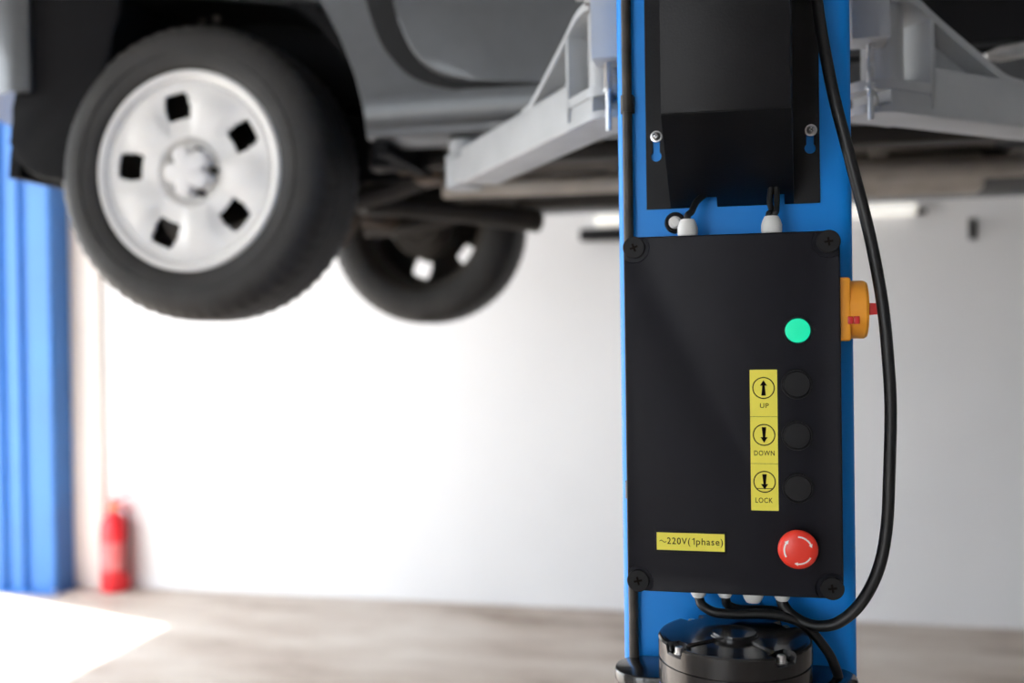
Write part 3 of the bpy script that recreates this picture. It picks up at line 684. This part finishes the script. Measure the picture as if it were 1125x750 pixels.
# door: dark seal gap then the door skin
gap_o = smooth_outline(XZ([(396, -40), (402, 0), (416, 42), (432, 66), (455, 86), (490, 97), (540, 102), (600, 101)], SY-.004), 5)
dr_o = smooth_outline(XZ([(428, -40), (433, 0), (443, 36), (456, 60), (474, 77), (500, 87), (545, 91), (600, 90)], SY-.012), 5)
dx1 = .62; ztd = sill+.70
b = B(); b.prism(gap_o+[(dx1+.02, gap_o[-1][1]+.01), (dx1+.02, ztd), (gap_o[0][0]-.02, ztd)], SY+.01, SY-.005, fy); obj('door_seal', b, 'seal', car)
b = B(); b.prism(dr_o+[(dx1, dr_o[-1][1]+.01), (dx1, ztd), (dr_o[0][0]-.02, ztd)], SY+.01, SY-.022, fy, bev=.008, seg=3); dr1 = obj('door', b, 'paint', car)
b = B(); b.box(-.50, -.30, SY-.05, SY-.03, ztd-.12, ztd-.09, .006); b.box(-.49, -.46, SY-.04, SY-.018, ztd-.115, ztd-.095, .003); b.box(-.34, -.31, SY-.04, SY-.018, ztd-.115, ztd-.095, .003); obj('door_handle', b, 'paint', dr1)
z_ = dr_o[-1][1]+.01
b = B(); b.prism(rrect(dx1+.035, fcx-.50, z_, ztd, .05, 5), SY+.01, SY-.022, fy, bev=.008, seg=3); dr2 = obj('door', b, 'paint', car)
b = B(); b.prism(rrect(dx1+.02, fcx-.485, z_-.012, ztd+.01, .05, 5), SY+.01, SY-.005, fy); obj('door_seal', b, 'seal', car)
for x0_, x1_ in ((gap_o[0][0]+.10, dx1-.03), (dx1+.06, fcx-.72)):
    b = B(); b.prism(rrect(x0_, x1_, sill+.80, sill+1.13, .06, 5), SY+.01, SY-.004, fy); obj('window_glass', b, 'glass', car)
    b = B(); b.prism(rrect(x0_, x1_, sill+.80, sill+1.13, .06, 5), FARY-.01, FARY+.004, fy); obj('window_glass', b, 'glass', car)
for q_, w_ in ((SY-.005, SY+.03), (FARY-.03, FARY+.005)):
    b = B(); b.prism([(fcx+.35, sill+.50), (fcx+.35, sill+.62), (front_x+.005, sill+.52), (front_x+.005, sill+.38)], q_, w_, fy); obj('headlamp', b, 'glass', car)
b = B(); b.prism(rrect(.25, fcx-.50, z_+.004, sill+.42, .03, 5), SY-.018, SY-.03, fy, bev=.004); obj('black_door_panel', b, 'door_black', car)  # near-black panel laid over the lower door side
# ---- underbody
zu = sill+.035
b = B()
b.box(hx_+.48, fcx-.47, SY+.06, FARY-.06, zu, zu+.05, .01)
b.box(rear_x+.05, hx_+.50, SY+.40, FARY-.40, zu+.10, zu+.15, .01)
b.box(fcx-.5, front_x-.1, SY+.40, FARY-.40, zu+.06, zu+.11, .01)
for k in range(5): b.box(hx_+.55+.36*k, hx_+.60+.36*k, SY+.15, FARY-.15, zu-.015, zu+.01, .005)
obj('floor_pan', b, 'under', car)
for y in (SY+.30, FARY-.36):
    b = B(); b.box(hx_+.35, fcx-.3, y, y+.06, zu-.055, zu+.01, .008); obj('frame_rail', b, 'chassis', car)
# exhaust pipe with silencer, heat shield, propeller shaft
b = B(); y = 2.78
b.tube([(fcx-.6, 2.85, zu-.06), (.7, 2.85, zu-.06), (.3, y, zu-.065), (-.2, y, zu-.065), (hx_+.45, y, zu-.06)], .028, 14, 8); ex_ = obj('exhaust_pipe', b, 'exhaust', car)
b = B(); b.lathe([(0, 0), (.05, 0), (.062, .015), (.062, .47), (.05, .485), (0, .485)], (.18, y+.16, zu-.055), (1, 0, 0), 28); obj('silencer', b, 'exhaust', ex_)
b = B(); b.tube([(hx_+.1, 2.93, hz_+.02), (.3, 2.93, zu-.02), (fcx-.8, 2.93, zu-.01)], .033, 14, 1); obj('propeller_shaft', b, 'chassis', car)
b = B(); b.box(.15, .95, 3.05, 3.40, zu-.06, zu+.0, .02, 3); obj('fuel_tank', b, 'chassis', car)
b = B(); b.box(.62, fcx-.5, 2.35, 2.62, zu-.05, zu, .012); obj('splash_shield', b, 'carblack', car)
# rear axle, differential, arms, springs, dampers
yw0 = WYh+.11; yw1 = 2*2.93-yw0
b = B(); b.cyl((hx_, WYh+.20, hz_), (hx_+.16, 2*2.93-WYh-.20, hz_), .042, 20); b.lathe([(0, -.12), (.06, -.11), (.12, -.03), (.12, .05), (.05, .11), (0, .12)], (hx_+.02, 2.93, hz_+.0), (1, 0, 0), 24); obj('rear_axle', b, 'rust', car)
for y in (WYh+.20, 2*2.93-WYh-.20):
    s_ = 1 if y < 2.9 else -1
    X_ = hx_ if s_ > 0 else hx_+.16; b = B(); b.cyl((X_, y-.06*s_, hz_), (X_, y+.03*s_, hz_), .12, 32, ch=.012); b.cyl((X_, y+.03*s_, hz_), (X_, y+.06*s_, hz_), .09, 32, ch=.006); obj('brake_drum', b, 'dust', car)
for y in (SY+.48, FARY-.48):
    b = B(); b.tube([(hx_+.03, y, hz_-.03), (hx_+.25, y, hz_-.02), (hx_+.55, y, zu-.02)], .032, 10, 6); obj('trailing_arm', b, 'chassis', car)
    coil = [(hx_+.09+.055*math.cos(2*PI*k/12), y+.02+.055*math.sin(2*PI*k/12), hz_+.04+.22*k/72) for k in range(73)]
    b = B(); b.tube(coil, .008, 8, 1); obj('coil_spring', b, 'rust', car)
    b = B(); b.cyl((hx_-.08, y-.04, hz_-.02), (hx_-.06, y-.02, hz_+.20), .026, 16); b.cyl((hx_-.06, y-.02, hz_+.18), (hx_-.04, y, hz_+.42), .013, 12); obj('shock_absorber', b, 'rust', car)
b = B(); b.lathe([(0, 0), (.075, 0), (.09, .015), (.09, .345), (.075, .36), (0, .36)], (hx_-.44, SY+.40, hz_-.08), (1, 0, 0), 28); obj('wheel_gap_blocker', b, 'chassis', car)  # added dark cylinder, blocks the bright wall seen through the wheel opening
for px in (222, 238):
    A_ = U(px, 24, 2.42); C_ = U(px+2, -45, 2.42); b = B(); b.cyl(A_, C_, .010, 12, ch=.002); obj('strut_rod', b, 'under', car)
pa = U(398, 222, 2.72); pb = U(590, 243, 3.2)
b = B(); b.tube([pa, pa.lerp(pb, .5)+Vector((0, 0, .008)), pb], .038, 12, 6); obj('panhard_rod', b, 'chassis', car)
b = B(); c = U(430, 165, 2.4); b.box(c.x-.035, c.x+.035, 2.33, 2.45, c.z-.05, c.z+.045, .012, 3); obj('body_mount', b, 'carblack', car)
b = B()
c = U(470, 190, 2.55); b.box(c.x-.03, c.x+.05, 2.5, 2.6, c.z-.03, c.z+.07, .01); b.cyl((c.x-.06, 2.5, c.z+.01), (c.x+.02, 2.62, c.z+.03), .022, 14); b.cyl((c.x+.04, 2.48, c.z+.03), (c.x+.04, 2.62, c.z+.03), .03, 14)
obj('suspension_bracket', b, 'rust', car)

# ---- wheels
def wheel_meshes():
    # outer face towards -Y, hub at the origin
    Rr = .236
    tb = bmesh.new(); N = 200; NR = 44
    win = [R(90+11-72*k) for k in range(5)]     # window directions seen from outside
    def depth(r, th):
        q = r/Rr
        if q > .93: return .002-.012*math.sin(min(1, (q-.93)/.05)*PI/2)
        base = .008 if q > .88 else .004-.003*math.sin((.88-q)/.52*PI)
        if q <= .345: base = .004+.028*min(1, (.345-q)/.05)
        # spoke crown between windows
        if .36 < q < .86:
            dth = min(abs((th-w+PI) % (2*PI)-PI) for w in win)
            base -= .009*max(0, math.cos((R(36)-dth)/R(36)*PI*.5*1.6))*math.sin((q-.36)/.5*PI)
            if dth < R(24): base += .007*(1-(dth/R(24))**2)*math.sin((q-.36)/.5*PI)
        return base
    rings = []
    for i in range(NR+1):
        r = .02+(Rr-.02)*i/NR
        rings.append([tb.verts.new((r*math.cos(2*PI*k/N), depth(r, 2*PI*k/N), r*math.sin(2*PI*k/N))) for k in range(N)])
    for i in range(NR):
        rm = (.02+(Rr-.02)*(i+.5)/NR)/Rr
        for k in range(N):
            th = 2*PI*(k+.5)/N; dth = min(abs((th-w+PI) % (2*PI)-PI) for w in win)
            half = .0335 if .59 < rm < .77 else .030
            if .545 < rm < .81 and dth*rm*Rr < half: continue
            tb.faces.new((rings[i][k], rings[i+1][k], rings[i+1][(k+1) % N], rings[i][(k+1) % N]))
    front = tb.faces[:]; back = {v: tb.verts.new(v.co+Vector((0, .007, 0))) for v in tb.verts[:]}
    rims = [e for e in tb.edges if len(e.link_faces) == 1]
    for f in front:
        g = tb.faces.new([back[v] for v in f.verts][::-1]); g.material_index = 1
    for e in rims:
        a_, c_ = e.verts; tb.faces.new((a_, c_, back[c_], back[a_]))
    bmesh.ops.delete(tb, geom=[v for v in tb.verts if not v.link_faces], context='VERTS')
    b = B(); b.add(tb); nf = len(b.bm.faces)
    b.lathe([(.236, -.010), (.240, -.006), (.240, .002), (.226, .02), (.216, .05), (.216, .19), (.230, .21), (.242, .222), (.239, .222), (.224, .208), (.210, .188), (.210, .05), (.220, .02), (.232, -.002), (.236, -.010)], (0, 0, 0), (0, 1, 0), 96)
    b.lathe([(0, .034), (.07, .034), (.07, .09), (0, .09)], (0, 0, 0), (0, 1, 0), 32); b.bm.faces.ensure_lookup_table()
    for f in b.bm.faces[:][nf:]:
        c_ = f.calc_center_median()
        if c_.y > .012: f.material_index = 1
    rim = b
    # tyre
    pr = [(.234, .006), (.243, -.008), (.256, -.015), (.290, -.020), (.319, -.016), (.337, -.006), (.348, .008), (.355, .022), (.357, .040)]
    for g_ in (.065, .105, .145):
        pr += [(.358, g_), (.351, g_+.002), (.351, g_+.009), (.358, g_+.011)]
    pr += [(.357, .178), (.355, .196), (.348, .21), (.337, .224), (.319, .232), (.290, .236), (.256, .232), (.243, .226), (.234, .212)]
    def md(r, h, i, th):
        if r > .334 and (h < .05 or h > .17) and (i // 2) % 2 == 0: return (r-.0035*min(1, (r-.334)/.01), h)
        return (r, h)
    ty = B(); ty.lathe(pr, (0, 0, 0), (0, 1, 0), 240, mod=md)
    ty.lathe([(.2795, -.0185), (.2805, -.0212), (.283, -.0214), (.284, -.019)], (0, 0, 0), (0, 1, 0), 120)
    # star-shaped cap with five lobes
    cp = B(); tb = bmesh.new(); N = 100; rgs = []
    for f_, h in ((0, -.016), (.35, -.0158), (.7, -.0145), (.92, -.012), (1, -.007), (1, .03)):
        if f_ == 0: rgs.append([tb.verts.new((0, h, 0))]); continue
        ring = []
        for k in range(N):
            th = 2*PI*k/N; dn = min(abs((th-w+PI) % (2*PI)-PI) for w in [R(75-72*j) for j in range(5)])
            rad = .060-(.020*math.exp(-(dn/R(13))**2))
            ring.append(tb.verts.new((f_*rad*math.cos(th), h, f_*rad*math.sin(th))))
        rgs.append(ring)
    for p, q in zip(rgs, rgs[1:]):
        for k in range(N):
            j = (k+1) % N
            if len(p) == 1: tb.faces.new((p[0], q[k], q[j]))
            else: tb.faces.new((p[k], q[k], q[j], p[j]))
    cp.add(tb)
    nut = B(); nut.lathe([(0, .004), (.006, .004), (.0095, .008), (.0095, .034), (0, .034)], (0, 0, 0), (0, 1, 0), 6)
    return rim, ty, cp, nut
rim, ty, cp, nut = wheel_meshes()
WO['__'] = Vector((0, 0, 0))
ORI = Vector((0, 0, 0))
wh = obj('wheel', rim, 'alloy', None, origin=ORI, label='silver five window wheel')
wh.parent = car
wh.data.materials.append(M['dust'])
pt = obj('tyre', ty, 'tyre', None, origin=ORI, label='black rubber tyre'); pt.parent = wh
pc = obj('centre_cap', cp, 'cap', None, origin=ORI); pc.parent = wh
nuts = []
n0_ = obj('lug_nut', nut, 'pipe', None, origin=ORI, label='dark lug nut'); n0_.parent = wh
for j in range(5):
    a_ = R(75-72*j); o_ = n0_ if j == 0 else n0_.copy()
    if j: COL.objects.link(o_); o_.parent = wh
    o_.location = Vector((.054*math.cos(a_), .008, .054*math.sin(a_))); nuts.append(o_)
wh.location = Vector((hx_, WYh, hz_))-WO[car.name]
kids = [pt, pc]+nuts
for X, Y, rz, spin in ((fcx, WYh, 0, .4), (hx_+.16, 2*2.93-WYh-.03, PI, R(-11+36)), (fcx, 2*2.93-WYh, PI, .2)):
    w2 = wh.copy(); COL.objects.link(w2); w2.parent = car
    w2.location = Vector((X, Y, hz_))-WO[car.name]; w2.rotation_euler = (0, spin, rz)
    for k_ in kids:
        c2 = k_.copy(); COL.objects.link(c2); c2.parent = w2
# front axle so the front wheels are carried
b = B(); b.cyl((fcx, WYh+.09, hz_), (fcx, 2*2.93-WYh-.09, hz_), .035, 16); b.box(fcx-.15, fcx+.15, 2.6, 3.26, hz_-.03, hz_+.12, .02); obj('front_axle', b, 'chassis', car)

# ================================================================== LIGHT
w = bpy.data.worlds.new('sky'); S.world = w; w.use_nodes = True
nt = w.node_tree; bg = nt.nodes['Background']
bg.inputs['Color'].default_value = (.88, .94, 1, 1); bg.inputs['Strength'].default_value = 4.0
sd = bpy.data.lights.new('sun', 'SUN'); sd.energy = 11; sd.angle = R(.6); sd.color = (1, .95, .88)
so = bpy.data.objects.new('sun', sd); COL.objects.link(so)
# header of the left doorway throws the patch edge at X = -2.85
hd = Vector((.958, -.287, 0)).normalized(); run = 1.93/hd.x
dirv = Vector((hd.x*run, hd.y*run, -OPT)).normalized()
so.rotation_euler = dirv.to_track_quat('-Z', 'Y').to_euler(); so.location = (-8, 6, 8)

S.view_settings.view_transform = 'Standard'; S.view_settings.look = 'None'; S.view_settings.gamma = 1
S.view_settings.use_curve_mapping = False; S.view_settings.exposure = 0.82
S.cycles.use_denoising = True
S.cycles.max_bounces = 10; S.cycles.diffuse_bounces = 6
S.cycles.sample_clamp_indirect = 8
